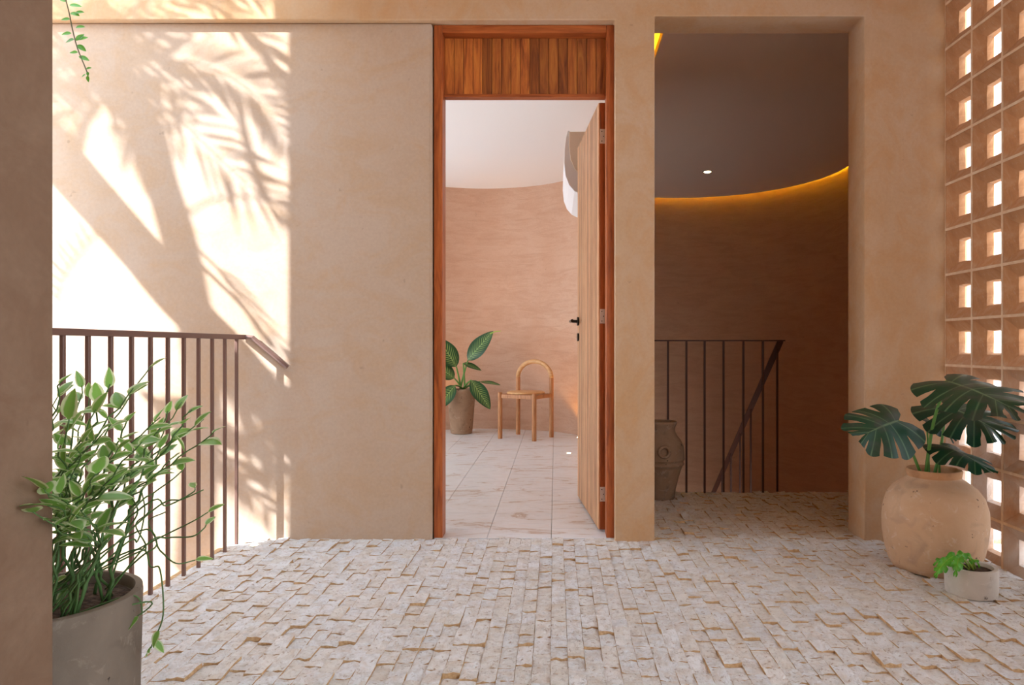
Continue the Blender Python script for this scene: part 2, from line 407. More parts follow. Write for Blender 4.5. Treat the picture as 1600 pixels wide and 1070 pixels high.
order = sorted(range(len(stones)), key=lambda i: -score(stones[i]))
indiv = set(order[:300])
for i in order[:300]:
    x, y, wd, L, h, tilt = stones[i]
    o = link_mesh('stone', R.choice(variants), fl, (x, y, h), (tilt, R.uniform(-.03, .03), R.choice([0, math.pi])), (wd / .05, L / .1, 1))
V = []; FF = []; MI = []; TT = []
pre = [stone_mesh(100 + s, 3, 2) for s in range(24)]
for i, (x, y, wd, L, h, tilt) in enumerate(stones):
    if i in indiv: continue
    vs, fs, mi = pre[R.randrange(24)]; k = len(V); sgn = R.choice([-1, 1]); ti = R.random(); rx = R.uniform(-.03, .03)
    for a, b, c in vs:
        a, b = a * sgn * wd / .05, b * sgn * L / .1
        V.append((x + a, y + b, h + c + b * tilt + a * rx))
    FF += [tuple(k + q for q in f) for f in fs]; MI += mi; TT += [ti] * len(vs)
me = bpy.data.meshes.new('stones'); me.from_pydata(V, [], FF); me.materials.append(M['stone_s']); me.materials.append(M['stone_side'])
me.polygons.foreach_set('material_index', MI)
at = me.attributes.new('tint', 'FLOAT', 'POINT'); at.data.foreach_set('value', TT)
so = link_mesh('stones', me, fl); so['kind'] = 'stuff'

# ------------------------------------------------------------------ structure: breeze block screen on the right
scr = struct(empty('wall_right'))
PB = .2128; BW = .2045; z00 = -.020; NR, NC = 14, 13
def block_mesh():
    b = MB(); h = BW / 2
    # rings in local (y, z), x = depth into the wall
    def ring(s, x): return [(x, -s, -s), (x, s, -s), (x, s, s), (x, -s, s)]
    rim = h - .0045
    rings = [ring(h, .088), ring(h, 0), ring(rim, 0), ring(.053, .034), ring(.049, .060), ring(h - .012, .088)]
    vs = [p for r_ in rings for p in r_]; fs = []
    for j in range(5):
        for k in range(4):
            k2 = (k + 1) % 4; fs.append((j*4+k, j*4+k2, (j+1)*4+k2, (j+1)*4+k))
    for k in range(4):
        k2 = (k + 1) % 4; fs.append((20+k, 20+k2, k2, k))
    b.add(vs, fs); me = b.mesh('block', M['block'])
    bm = bmesh.new(); bm.from_mesh(me)
    bmesh.ops.subdivide_edges(bm, edges=[e for e in bm.edges if e.calc_length() > .05], cuts=1, use_grid_fill=True)
    bmesh.ops.recalc_face_normals(bm, faces=bm.faces); bm.to_mesh(me); bm.free()
    return me
bmes = []
for s in range(6):
    me = block_mesh(); r = random.Random(s)
    for v in me.vertices:
        if .0001 < v.co.x < .087:
            v.co += Vector((r.uniform(-.001, .001), r.uniform(-.0025, .0025), r.uniform(-.0025, .0025)))
    bmes.append(me)
for i in range(NC):
    for j in range(NR):
        yb = Y0 - PB * (i + .5); zb = z00 + PB * (j + .5)
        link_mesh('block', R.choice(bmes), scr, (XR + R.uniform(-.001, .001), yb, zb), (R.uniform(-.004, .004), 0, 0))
mo = MB()
for i in range(NC + 1):
    y = Y0 - PB * i; mo.box((XR - .0022, y - .0055 if i else y - .004, z00), (XR + .084, y + (.0055 if i else 0), z00 + NR * PB))
for j in range(NR + 1):
    z = z00 + PB * j; mo.box((XR - .0026, Y0 - NC * PB, z - .0055), (XR + .083, Y0, z + .0055))
mo.build('mortar', M['mortar'], scr)

# ------------------------------------------------------------------ structure: room behind the door
def shell(name, pts, z0, z1, th, mat, parent=None, side=1):
    """A wall along pts, thickness on the side of the normal."""
    P = [Vector((a, b)) for a, b in pts]; out = []
    for i, p in enumerate(P):
        t_ = (P[min(i+1, len(P)-1)] - P[max(i-1, 0)]).normalized(); nn = Vector((-t_.y, t_.x)) * side * th
        out.append(p + nn)
    b = MB(); n = len(P)
    vs = [(p.x, p.y, z0) for p in P] + [(p.x, p.y, z1) for p in P] + [(p.x, p.y, z0) for p in out] + [(p.x, p.y, z1) for p in out]
    fs = []
    for i in range(n - 1):
        fs += [(i, i+1, n+i+1, n+i), (2*n+i+1, 2*n+i, 3*n+i, 3*n+i+1), (n+i, n+i+1, 3*n+i+1, 3*n+i), (i+1, i, 2*n+i, 2*n+i+1)]
    fs += [(0, n, 3*n, 2*n), (n-1, 3*n-1, 4*n-1, 2*n-1)]
    b.add(vs, fs); o = b.build(name, mat, parent, fixn=True); smooth_by_angle(o, 35); return o
rp_ = [(.42, 3.525)] + [(.42, 3.525 + k * .5) for k in range(1, 6)]
for k in range(0, 41):
    a = math.radians(k * 3.2); rp_.append((-.78 + 1.2 * math.cos(a), 6.66 + 1.2 * math.sin(a)))
rp_ += [(-1.9, 7.38), (-2.5, 7.25), (-3.45, 7.2)]
struct(shell('wall_room', rp_, -.02, 2.68, .04, M['plaster_room'], side=-1))
struct(MB().box((-3.6, 3.545, 2.68), (.46, 8.0, 2.80)).build('ceiling_room', M['white']))
ww = MB().box((-3.6, 3.545, -.3), (-3.45, 4.0, 2.68)).box((-3.6, 6.9, -.3), (-3.45, 7.3, 2.68)).box((-3.6, 4.0, 2.45), (-3.45, 6.9, 2.68)).box((-3.6, 4.0, -.3), (-3.45, 6.9, .15))
struct(ww.build('wall_room_left', M['plaster_room']))
win = struct(empty('window_1', (-3.52, 5.45, .15)))
wf = MB().box((-.03, -1.45, 0), (.03, -1.40, 2.3)).box((-.03, 1.40, 0), (.03, 1.45, 2.3)).box((-.03, -1.45, 2.25), (.03, 1.45, 2.3)).box((-.03, -1.45, 0), (.03, 1.45, .05)).box((-.025, -.025, .05), (.025, .025, 2.25))
wf.build('window_frame', M['black'], win)
# unseen eave added to keep direct sun out of the room
struct(MB().box((-6.0, 3.6, 2.75), (-3.6, 7.9, 2.9)).build('added_eave', M['white']))
fr_ = struct(empty('floor_room'))
MB().prism_xy([(-3.6, 3.545), (-3.6, 7.95), (.46, 7.95), (.46, 3.44), (-.584, 3.44), (-.584, 3.545)], -.30, -.022).build('grout_bed', M['grout'], fr_)
def slab_mesh(w_, l_):
    return MB().box((-w_/2, -l_/2, -.022), (w_/2, l_/2, 0)).mesh('slab', M['marble'])
sm = {}
xk = -.02 - .31 * 11; ci = 0
while xk < .41:
    x0, x1 = xk + .001, min(xk + .309, .418); y = 3.40 - (.31 if ci % 2 else 0) - .15; 
    if x1 > -3.44:
        while y < 7.9:
            ya, yb = max(y, 3.376 if x1 > -.57 else 3.545) + .001, min(y + .618, 7.93)
            if yb - ya > .05:
                if ya < 3.54: pieces = [(max(x0, -.582), min(x1, .28), ya, yb)] if x0 > -.6 else [(-.582, x1, ya, 3.544), (x0, x1, 3.546, yb)]
                else: pieces = [(max(x0, -3.45), x1, ya, yb)]
                for xa, xb, y_a, y_b in pieces: MB().box((xa, y_a, -.022), (xb, y_b, 0)).build('slab', M['marble'], fr_, bevel=.0012, seg=1)
            y += .62
    xk += .31; ci += 1

# ------------------------------------------------------------------ structure: stair hall
HC = (1.45, 6.95); HR = 1.41
def hall_path(off):
    p = [(.606 - off * 1.5, 3.56), (.606 - off * 1.5, 6.4), (.74 - off, 7.7)]
    for k in range(0, 29):
        a = math.radians(112 - 4 * k); p.append((HC[0] + (HR + off) * math.cos(a), HC[1] + (HR + off) * math.sin(a)))
    p += [(2.86 + off, 6.0), (2.86 + off, 3.56)]
    return p
hw = hall_path(.09)
hw[0] = (hw[0][0], 3.525); hw[-1] = (hw[-1][0], 3.525)
struct(shell('wall_hall', hw, -3.2, 3.02, .04, M['plaster_hall'], side=1))
struct(MB().box((1.95, 3.50, -3.2), (3.0, 3.56, 3.1)).box((3.0, 3.50, -3.2), (3.06, 8.7, 3.1)).build('wall_hall_outside', M['white']))
struct(MB().prism_xy(hall_path(0), 2.68, 2.73).build('ceiling_hall', M['hall_ceiling']))
struct(MB().box((.42, 3.525, 3.02), (3.1, 8.7, 3.12)).build('ceiling_hall_upper', M['white']))
led = MB().tube([(a, b, 2.745) for a, b in hall_path(-.06)[:-1]], .012, 6)
o = led.build('led_strip', M['led']); tag(o, 'amber light strip hidden in the cove around the dark hall ceiling', 'light strip')
dl = empty('ceiling_spotlight', (1.57 - .04, 7.09, 2.68)); tag(dl, 'small round recessed spotlight in the dark hall ceiling', 'spotlight')
MB().lathe([(.045, -.004), (.050, 0), (.050, .004)], 24).build('trim_ring', M['black'], dl)
MB().lathe([(.034, -.006), (.036, -.003)], 24).build('lens', M['lamp'], dl)
# stair going down from the hall landing
st = struct(empty('floor_stair'))
for k in range(9):
    z = -.17 * (k + 1); y = 4.47 + .245 * k
    MB().box((1.47, y, z - .17), (2.9, y + .27, z)).build('step', M['plaster_hall'], st)
MB().box((-4.2, 1.31, -3.3), (-1.531, 3.55, -3.2)).build('lower_floor', M['concrete'], st)
MB().box((.4, 4.46, -3.3), (3.1, 8.7, -3.2)).build('lower_floor', M['concrete_brown'], st)

# ------------------------------------------------------------------ door
d = struct(empty('door_1'))
FX0, FX1, FZ = -.584, .2815, 2.463
for nm, a, b, m in (('jamb', (FX0, 3.38, -.0), (-.5425, 3.478, FZ), M['wood_frame']), ('jamb', (.244, 3.38, 0), (FX1, 3.478, FZ), M['wood_frame']), ('header', (-.5425, 3.38, 2.426), (.244, 3.478, FZ), M['wood_frame_x']), ('transom_rail', (-.5425, 3.43, 2.135), (.244, 3.478, 2.150), M['wood_frame_x'])):
    MB().box(a, b).build(nm, m, d, bevel=.0025)
tr = empty('transom', (0, 0, 0), d)
MB().box((-.5425, 3.462, 2.15), (.244, 3.474, 2.426)).build('backing', M['wood_frame'], tr)
edges = [672+0] and [(-.5425 + .0463 * k) for k in range(18)]
for k in range(17):
    x0, x1 = edges[k] + .001, edges[k + 1] - .001
    MB().box((x0, 3.444 + R.uniform(-.001, .001), 2.15), (x1, 3.463, 2.426)).build('plank', M['wood_plank'], tr, bevel=.0015)
# open leaf, swung into the room
A = Vector((.2135, 3.488)); Bf = Vector((.134, 4.288)); Ld = (Bf - A).length
leaf = empty('door_leaf', (A.x, A.y, .012), d); leaf.rotation_euler = (0, 0, math.atan2(Bf.y - A.y, Bf.x - A.x))
# local x runs along the leaf, local y is the left face (towards the room)
H = 2.115
MB().box((0, -.038, 0), (Ld, -.008, H)).build('core', M['wood_frame'], leaf, bevel=.0015)
ns = 16; sw = Ld / ns
for k in range(ns):
    MB().box((k * sw + .003, -.008, 0), ((k + 1) * sw - .003, .0, H)).build('slat', M['wood_slat'], leaf, bevel=.0015, seg=1)
for zc in (213, 494, 772):
    z = EYE - (zc - CY) * 3.49 / F - .012
    hb = MB().box((-.0018, -.0345, z - .036), (.0006, -.001 - .006, z + .036))
    hb.build('hinge', M['steel'], leaf)
    sc = MB()
    for q, zz in ((-.016, -.024), (-.024, 0), (-.016, .024)):
        pts = [(-.0022, q + .0028 * math.cos(a), z + zz + .0028 * math.sin(a)) for a in [i * math.pi / 4 for i in range(8)]]
        sc.add(pts, [tuple(range(8))])
    sc.build('screw', M['black'], leaf)
# lever handle and keyhole plate near the free edge
hz = EYE - (502 - CY) * 4.24 / F - .012
hd = MB().tube([(Ld - .055, -.001, hz), (Ld - .055, .010, hz)], .026, 20).tube([(Ld - .055, .008, hz), (Ld - .055, .05, hz)], .009, 12).tube([(Ld - .05, .048, hz), (Ld - .16, .052, hz)], .0095, 12)
hd.build('handle', M['black'], leaf, smooth=False)
MB().tube([(Ld - .055, -.001, hz - .095), (Ld - .055, .009, hz - .095)], .024, 20).build('keyhole_plate', M['black'], leaf)

# ------------------------------------------------------------------ terrace railing
rl = empty('stair_railing', (-1.49, 3.3, 0)); tag(rl, 'brown metal railing of thin upright bars beside the sunlit wall', 'railing')
def rx(y): return -1.484 - (3.275 - y) * .012
def rel(p): return Vector(p) - Vector((-1.49, 3.3, 0))
zt = .975
hr = MB(); ys = [3.352, 1.36]
a = rel((rx(ys[0]) + .03, ys[0], zt)); 
hr.add([rel((rx(y) + sx * .014, y, zt + sz)) for y in ys for sx, sz in ((-1, -.022), (1, -.022), (1, 0), (-1, 0))], [(0,1,5,4),(1,2,6,5),(2,3,7,6),(3,0,4,7),(3,2,1,0),(4,5,6,7)])
hr.build('handrail', M['rail'], rl, bevel=.002, fixn=True)
MB().tube([rel((rx(3.34) + .012, 3.343, zt - .011)), rel((-1.44, 3.345, zt - .013)), rel((-1.275, 3.347, zt - .155))], .011, 4).build('rail_end', M['rail'], rl)
for k in range(17):
    y = 3.275 - .1136 * k; x = rx(y)
    if y < 1.40: break
    MB().box(rel((x - .0065, y - .0065, -.03)), rel((x + .0065, y + .0065, zt - .02))).build('baluster', M['rail'], rl, bevel=.0012, seg=1)
MB().box((-1.545, 1.31, -.30), (-1.516, 3.355, -.004)).build('trim_2', M['stone_side'])['kind'] = 'structure'

# hall railings
hl = empty('landing_railing', (1.0, 4.43, 0)); tag(hl, 'dark thin railing along the hall landing edge, behind the clay jar', 'railing')
def hrel(x, y, z): return (x - 1.0, y - 4.43, z)
MB().box(hrel(.50, 4.41, .952), hrel(1.44, 4.45, .960)).build('handrail', M['rail_dark'], hl)
for px in (1043.7 - 28.7, 1043.7, 1072.5, 1101, 1130.5, 1161.5, 1192):
    x = (px - CX) * 4.43 / F
    MB().box(hrel(x - .006, 4.424, -.02), hrel(x + .006, 4.436, .953)).build('baluster', M['rail_dark'], hl)
h2 = empty('descending_railing', (1.42, 4.5, 0)); tag(h2, 'dark slanting handrail with upright bars going down the hall stair', 'railing')
sl = 1.33 / 1.86
def zr(y): return .955 - (y - 4.45) * sl
MB().add([(x - 1.42, y - 4.5, z) for y in (4.452, 6.9) for x, z in ((1.40, zr(y) - .010), (1.44, zr(y) - .010), (1.44, zr(y)), (1.40, zr(y)))], [(0,1,5,4),(1,2,6,5),(2,3,7,6),(3,0,4,7),(3,2,1,0),(4,5,6,7)]).build('handrail', M['rail_dark'], h2, fixn=True)
for y in (4.51, 4.82, 5.12, 5.42, 5.70, 6.0, 6.3, 6.6):
    MB().box((-.006, y - 4.506, zr(y) - 1.0), (.006, y - 4.494, zr(y) - .01)).build('baluster', M['rail_dark'], h2)

# ------------------------------------------------------------------ floor lights
def floor_light(x, y, label, r=.035, power=0, target=None, gz=.002, col=(1, .52, .16)):
    o = empty('floor_light', (x, y, gz)); tag(o, label, 'floor light', 'recessed floor lights')
    MB().lathe([(r, -.01), (r, .0015), (r * .8, .003)], 24).build('rim', M['steel'], o)
    MB().lathe([(r * .62, .0), (r * .6, .004)], 20).build('lens', M['lamp'], o)
    if power:
        l = bpy.data.lights.new('floor_lamp_light', 'SPOT'); l.energy = power; l.color = col; l.spot_size = math.radians(75); l.spot_blend = .8; l.shadow_soft_size = .02
        lo = bpy.data.objects.new('lamp_light', l); COL.objects.link(lo); lo.parent = o; lo.location = (0, 0, .01)
        dv = Vector(target) - Vector((x, y, .01)); lo.rotation_euler = dv.to_track_quat('-Z', 'Y').to_euler()
floor_light(.115, 6.04, 'small round recessed light in the marble floor in front of the chair', .028)
floor_light(.235, 7.08, 'small round recessed light at the curved wall behind the door edge', .03, 16.0, (.16, 7.35, .7))
floor_light(-1.30, 7.50, 'small round recessed light behind the brown planter', .03, 14.0, (-1.27, 7.66, .9))
floor_light(-1.385, 3.24, 'small round recessed light in the stone floor beside the last railing bar', .026, gz=.004)

# ------------------------------------------------------------------ air conditioner
ac = empty('air_conditioner', (.42, 4.45, 1.88)); tag(ac, 'white split air conditioner high on the wall behind the open door', 'air conditioner')
def prof(pts, y0, y1): return MB().prism_xz(pts, y0, y1)
fp = [(.0, .405), (-.345, .40), (-.352, .36), (-.362, .28), (-.365, .20), (-.357, .12), (-.335, .06), (-.30, .02), (-.26, .0), (0, 0)]
bp = [(.0, .400), (-.335, .395), (-.335, .30), (-.325, .22), (-.30, .16), (-.26, .12), (-.2, .10), (0, .10)]
prof(bp, -.005, .80).build('body', M['ac_side'], ac, bevel=.003)
fr = prof([(-.342, .402), (-.354, .36), (-.364, .28), (-.366, .20), (-.358, .12), (-.335, .06), (-.30, .02), (-.26, .0), (0, 0), (0, .105), (-.2, .105), (-.26, .125), (-.295, .165), (-.318, .225), (-.328, .30), (-.33, .402)], 0, .795)
fr.build('front_panel', M['ac_white'], ac, bevel=.003)
MB().box((-.27, .0, .028), (-.262, -.003, .11)).build('seam', M['grey_line'], ac)

# ------------------------------------------------------------------ chair
ch = empty('armless_chair', (-.40, 7.09, 0)); tag(ch, 'oak chair with round seat and arched tube back by the curved wall', 'chair')
def C(x, y, z): return Vector((x + .40, y - 7.09, z))
FL, FRt, BL, BR = (-.595, 7.03), (-.205, 6.82), (-.39 - .012, 7.40), (-.040, 7.15)
def gx(px, Y): return (px - CX) * Y / F
FL = (gx(781.5, 7.03), 7.03); FRt = (gx(834.7, 6.83), 6.83); BL = (gx(809.5, 7.36), 7.36); BR = (gx(861.5, 7.13), 7.13)
r = .0225
for p in (FL, FRt):
    MB().tube([C(*p, .0), C(*p, .455), C(*p, .462)], [r, r, r * .8], 16).build('leg', M['wood_chair'], ch, smooth=False)
for p in (BL, BR):
    MB().tube([C(*p, 0), C(*p, .60)], r, 16).build('leg', M['wood_chair'], ch)
mid = (Vector(BL) + Vector(BR)) / 2; hv = (Vector(BR) - Vector(BL)) / 2
arc = [C(*(mid + hv * -math.cos(a)), .60 + .165 * math.sin(a)) for a in [math.pi * k / 20 for k in range(21)]]
MB().tube(arc, r, 16).build('arched_back', M['wood_seat'], ch, smooth=True)
cc = (Vector(FL) + Vector(FRt) + Vector(BL) + Vector(BR)) / 4
for a, b in ((FL, FRt), (BL, BR), (FL, BL), (FRt, BR)):
    a, b = Vector(a), Vector(b); dv = (b - a).normalized(); nv = Vector((-dv.y, dv.x)) * .009
    vs = [C(*(q + s * nv), z) for z in (.405, .442) for q, s in ((a, 1), (b, 1), (b, -1), (a, -1))]
    MB().add(vs, [(0,1,2,3),(7,6,5,4),(0,4,5,1),(1,5,6,2),(2,6,7,3),(3,7,4,0)]).build('apron', M['wood_chair'], ch, fixn=True)
se = MB().lathe([(.165, .440), (.186, .444), (.193, .452), (.19, .462), (.175, .468), (.02, .466)], 48, c=(cc.x + .40, cc.y - 7.09))
smooth_by_angle(se.build('seat', M['wood_seat'], ch))

# ------------------------------------------------------------------ leaves
def leaf_grid(L, Wd, nu=8, nv=2, tip=.75, curl=.25, fold=.25, base_w=.0, skew=0):
    """Ovate leaf along +x, midrib at y=0, bending down; returns verts, faces, uvs."""
    vs = []; fs = []; uv = []
    for i in range(nu + 1):
        u = i / nu
        w_ = Wd / 2 * (math.sin(math.pi * u ** tip) ** .8 if 0 < u < 1 else 0) + (base_w if i == 0 else 0)
        for j in range(-nv, nv + 1):
            v = j / nv
            vs.append((L * u * (1 - .12 * curl * u), w_ * v, -curl * L * u * u * .6 + fold * abs(w_ * v) + .04 * w_ * math.sin(u * 9 + j)))
            uv.append((u, v))
    n = 2 * nv + 1
    for i in range(nu):
        for j in range(n - 1): fs.append((i*n+j, (i+1)*n+j, (i+1)*n+j+1, i*n+j+1))
    return vs, fs, uv
def leaf_mesh(name, mat, *a, **k):
    vs, fs, uv = leaf_grid(*a, **k); return MB().add(vs, fs, 0, uv).mesh(name, mat, True)
def orient(direction, up=Vector((0, 0, 1))):
    x = Vector(direction).normalized(); y = Vector(up).cross(x)
    if y.length < 1e-4: y = Vector((0, 1, 0)).cross(x)
    y.normalize(); z = x.cross(y)
    return Matrix((x, y, z)).transposed()
def place_leaf(name, me, parent, p, direction, up=(0, 0, 1), scale=1, origin=(0, 0, 0)):
    o = bpy.data.objects.new(name, me); COL.objects.link(o); o.parent = parent
    m = orient(direction, Vector(up)).to_4x4(); m.translation = Vector(p) - Vector(origin)
    o.matrix_local = m @ Matrix.Scale(scale, 4); return o

# -- monstera leaf with deep slits
def monstera_mesh(L, Wd, lobes=6, seed=0, droop=.35, fold=.15, deep=1.0):
    r = random.Random(seed); vs = []; fs = []; uv = []
    def midrib(u): return Vector((L * (u * .97), 0))
    for side in (1, -1):
        for k in range(lobes):
            ua, ub = k / lobes, (k + 1) / lobes
            uc = (ua + ub) / 2; nu, nv = 6, 8
            slit = r.uniform(.13, .28) * deep; start = r.uniform(.45, .62)
            if k == 0: start = .6; slit = .3
            base = len(vs)
            for j in range(nv + 1):
                v = j / nv
                for i in range(nu + 1):
                    u = ua + (ub - ua) * i / nu
                    if v > start:
                        q = min(1, (v - start) / .18); nar = slit * (q ** .5)
                        u = uc + (u - uc) * (1 - nar * (1 if k else .3))
                    ang = math.radians(152 - 138 * (u ** .62))       # direction of the side vein
                    reach = Wd / 2 * (.80 + .30 * math.sin(math.pi * min(1, u * .9 + .12))) * (1 - .50 * u ** 4)
                    tipr = 1 - .05 * abs(2 * (i / nu) - 1) ** 2 * (1 if v > .9 else 0)
                    m = midrib(u * .93)
                    x = m.x + math.cos(ang) * reach * v * tipr; y = side * math.sin(ang) * reach * v * tipr
                    z = -droop * (x / L) ** 2 * L * .5 - fold * abs(y) * .6 * abs(y) / Wd * 4 + .010 * math.sin(6.2 * u * lobes / 2) * v
                    vs.append((x, y, z)); uv.append(((k + i / nu) / 10, side * v))
            for j in range(nv):
                for i in range(nu):
                    a = base + j * (nu + 1) + i
                    f = (a, a + 1, a + nu + 2, a + nu + 1)
                    fs.append(f if side < 0 else tuple(reversed(f)))
    me = MB().add(vs, fs, 0, uv).mesh('leaf', M['leaf_mon'], True)
    bm = bmesh.new(); bm.from_mesh(me); bmesh.ops.remove_doubles(bm, verts=bm.verts, dist=.0008); bm.to_mesh(me); bm.free()
    return me

# ------------------------------------------------------------------ monstera in the big terracotta jar
PJ = Vector((1.575, 2.93, 0))
jar = empty('terracotta_jar', PJ); tag(jar, 'large round weathered terracotta jar holding the monstera', 'jar')
jp = [(.145, .0), (.158, .004), (.172, .03), (.187, .08), (.198, .14), (.2015, .20), (.198, .25), (.184, .30), (.160, .335), (.125, .362), (.104, .374), (.100, .382)]
o = MB().lathe(jp + [(.100, .384), (.085, .384), (.08, .34)], 72, wob=.02).build('body', M['clay'], jar); smooth_by_angle(o, 50)
o = MB().lathe([(.099, .376), (.103, .384), (.106, .397), (.108, .405), (.104, .411), (.094, .410), (.088, .400), (.086, .385), (.085, .36)], 60, wob=.03).build('rim', M['clay_rim'], jar); smooth_by_angle(o, 60)
mons = empty('monstera_plant', PJ + Vector((0, 0, .38))); tag(mons, 'monstera plant with broad dark green slit leaves in the terracotta jar', 'plant')
MB().lathe([(.083, -.004), (.084, 0), (.02, .004)], 32).build('soil', M['soil'], mons)
MO = PJ + Vector((0, 0, .38))
def stem_to(base, tip, r0, bend, mat, parent, origin, name='stem'):
    a, b = Vector(base), Vector(tip); m = (a + b) / 2 + Vector(bend)
    pts = spline([a, m, b], 6)
    return MB().tube([p - Vector(origin) for p in pts], [r0 * (1 - .35 * i / (len(pts) - 1)) for i in range(len(pts))], 8).build(name, mat, parent, smooth=True)
def mleaf(attach, direction, up, L, Wd, base, bend, seed, droop=.35, fold=.15, r0=.0065, deep=1.0):
    lf = place_leaf('leaf', monstera_mesh(L, Wd, 5 if deep == 1 else 6, seed, droop, fold, deep), mons, attach, direction, up, 1, MO)
    stem_to(base, attach, r0, bend, M['stem_mon'], mons, MO); return lf
def P(px, py, Y): return W(px, py, Y)
# left leaf, facing the viewer and tipping left
mleaf(P(1404, 657, 2.86), P(1334, 676, 2.72) - P(1404, 657, 2.86), Vector((.05, -.75, .85)), .21, .27, P(1441, 746, 2.93), (.01, 0, -.02), 3, .35, .25)
# large upper leaf reaching right and forward
mleaf(P(1479, 595, 2.78), P(1590, 625, 2.42) - P(1479, 595, 2.78), Vector((-.15, -.62, .8)), .38, .30, P(1446, 746, 2.92), (-.012, 0, .02), 5, .25, .2, .008, 1.6)
# leaf behind it, edge on
mleaf(P(1478, 634, 2.93), P(1530, 652, 2.80) - P(1478, 634, 2.93), Vector((-.1, -.45, .9)), .24, .30, P(1459, 746, 2.94), (.008, 0, 0), 8, .3, .2, .007, 1.6)
# small ones
mleaf(P(1448, 655, 3.0), P(1482, 670, 3.0) - P(1440, 650, 3.0), Vector((.1, -.35, 1)), .15, .12, P(1452, 746, 2.94), (.0, 0, 0), 11, .4, .2, .005)
mleaf(P(1472, 695, 2.9), P(1552, 722, 2.66) - P(1472, 695, 2.9), Vector((.0, -.25, 1)), .26, .17, P(1468, 745, 2.93), (-.006, 0, .02), 12, .35, .3, .005)

# ------------------------------------------------------------------ small concrete pot with seedling
PS = Vector((1.547, 2.62, 0))
sp_ = empty('small_concrete_pot', PS); tag(sp_, 'small oval grey concrete pot in front of the terracotta jar', 'pot')
o = MB().lathe([(.080, .0), (.086, .004), (.0885, .03), (.0885, .10), (.0865, .104), (.073, .104), (.071, .10), (.071, .085)], 56, wob=.008).build('bowl', M['concrete'], sp_); smooth_by_angle(o)
sd = empty('young_monstera_plant', PS + Vector((0, 0, .09))); tag(sd, 'small bright green young plant leaning out of the grey concrete pot', 'plant')
MB().lathe([(.069, -.004), (.070, 0), (.02, .004)], 28).build('soil', M['soil'], sd)
SO = PS + Vector((0, 0, .09))
def deep_leaf(L, Wd, seed):
    r = random.Random(seed); me = monstera_mesh(L, Wd, 4, seed, .8, .3); me.materials.clear(); me.materials.append(M['leaf_young']); return me
for k, (tx, ty, Yd, L, a) in enumerate([(1490, 868, 2.60, .085, (-1, -.2, -.35)), (1478, 876, 2.57, .085, (-1, -.4, -.6)), (1505, 864, 2.60, .075, (-.5, -.6, .1)), (1497, 872, 2.55, .08, (-.6, -.8, -.5)), (1510, 868, 2.62, .06, (.5, -.6, -.2)), (1485, 872, 2.62, .075, (-.9, .2, -.1)), (1500, 866, 2.64, .07, (-.2, .1, -.1))]):
    p = W(tx + 6, ty, Yd)
    L *= .82; p.x -= .012
    place_leaf('leaf', deep_leaf(L, L * .55, 20 + k), sd, p, a, (-.1, -.5, 1), 1, SO)
    stem_to(W(1520 + k * 1.6, 897 + R.uniform(-1, 1), 2.615), p, .0028, (.004, 0, .016), M['leaf_young'], sd, SO)

# ------------------------------------------------------------------ clay jar in the hall
PK = Vector((.640, 4.265, 0))
kj = empty('handled_jar', PK); tag(kj, 'dark aged clay jar with round lug handles and banded waist in the stair hall', 'jar')
kp = [(.075, 0), (.079, .004), (.088, .06), (.105, .13), (.122, .185), (.130, .205), (.136, .208), (.138, .215), (.133, .222), (.132, .232), (.140, .238), (.142, .245), (.139, .252), (.140, .28), (.135, .32), (.118, .355), (.096, .38), (.086, .40), (.082, .42), (.088, .44), (.094, .452), (.096, .462), (.090, .468), (.082, .464), (.074, .45), (.070, .41), (.09, .36)]
o = MB().lathe(kp, 64, wob=.012).build('body', M['clay_dark'], kj); smooth_by_angle(o, 60)
for sx in (0, 1):
    ang = math.radians(-92 if sx == 0 else 88); c0 = Vector((math.cos(ang), math.sin(ang), 0)) * .145; c0.z = .300
    if sx == 0: c0.x += .002
    tdir = Vector((-math.sin(ang), math.cos(ang), 0)); pts = [c0 + (tdir * math.cos(a) + Vector((0, 0, 1)) * math.sin(a)) * .030 for a in [2 * math.pi * k / 20 for k in range(21)]]
    smooth_by_angle(MB().tube(pts, .0095, 10, caps=False).build('handle', M['clay_dark'], kj), 80)

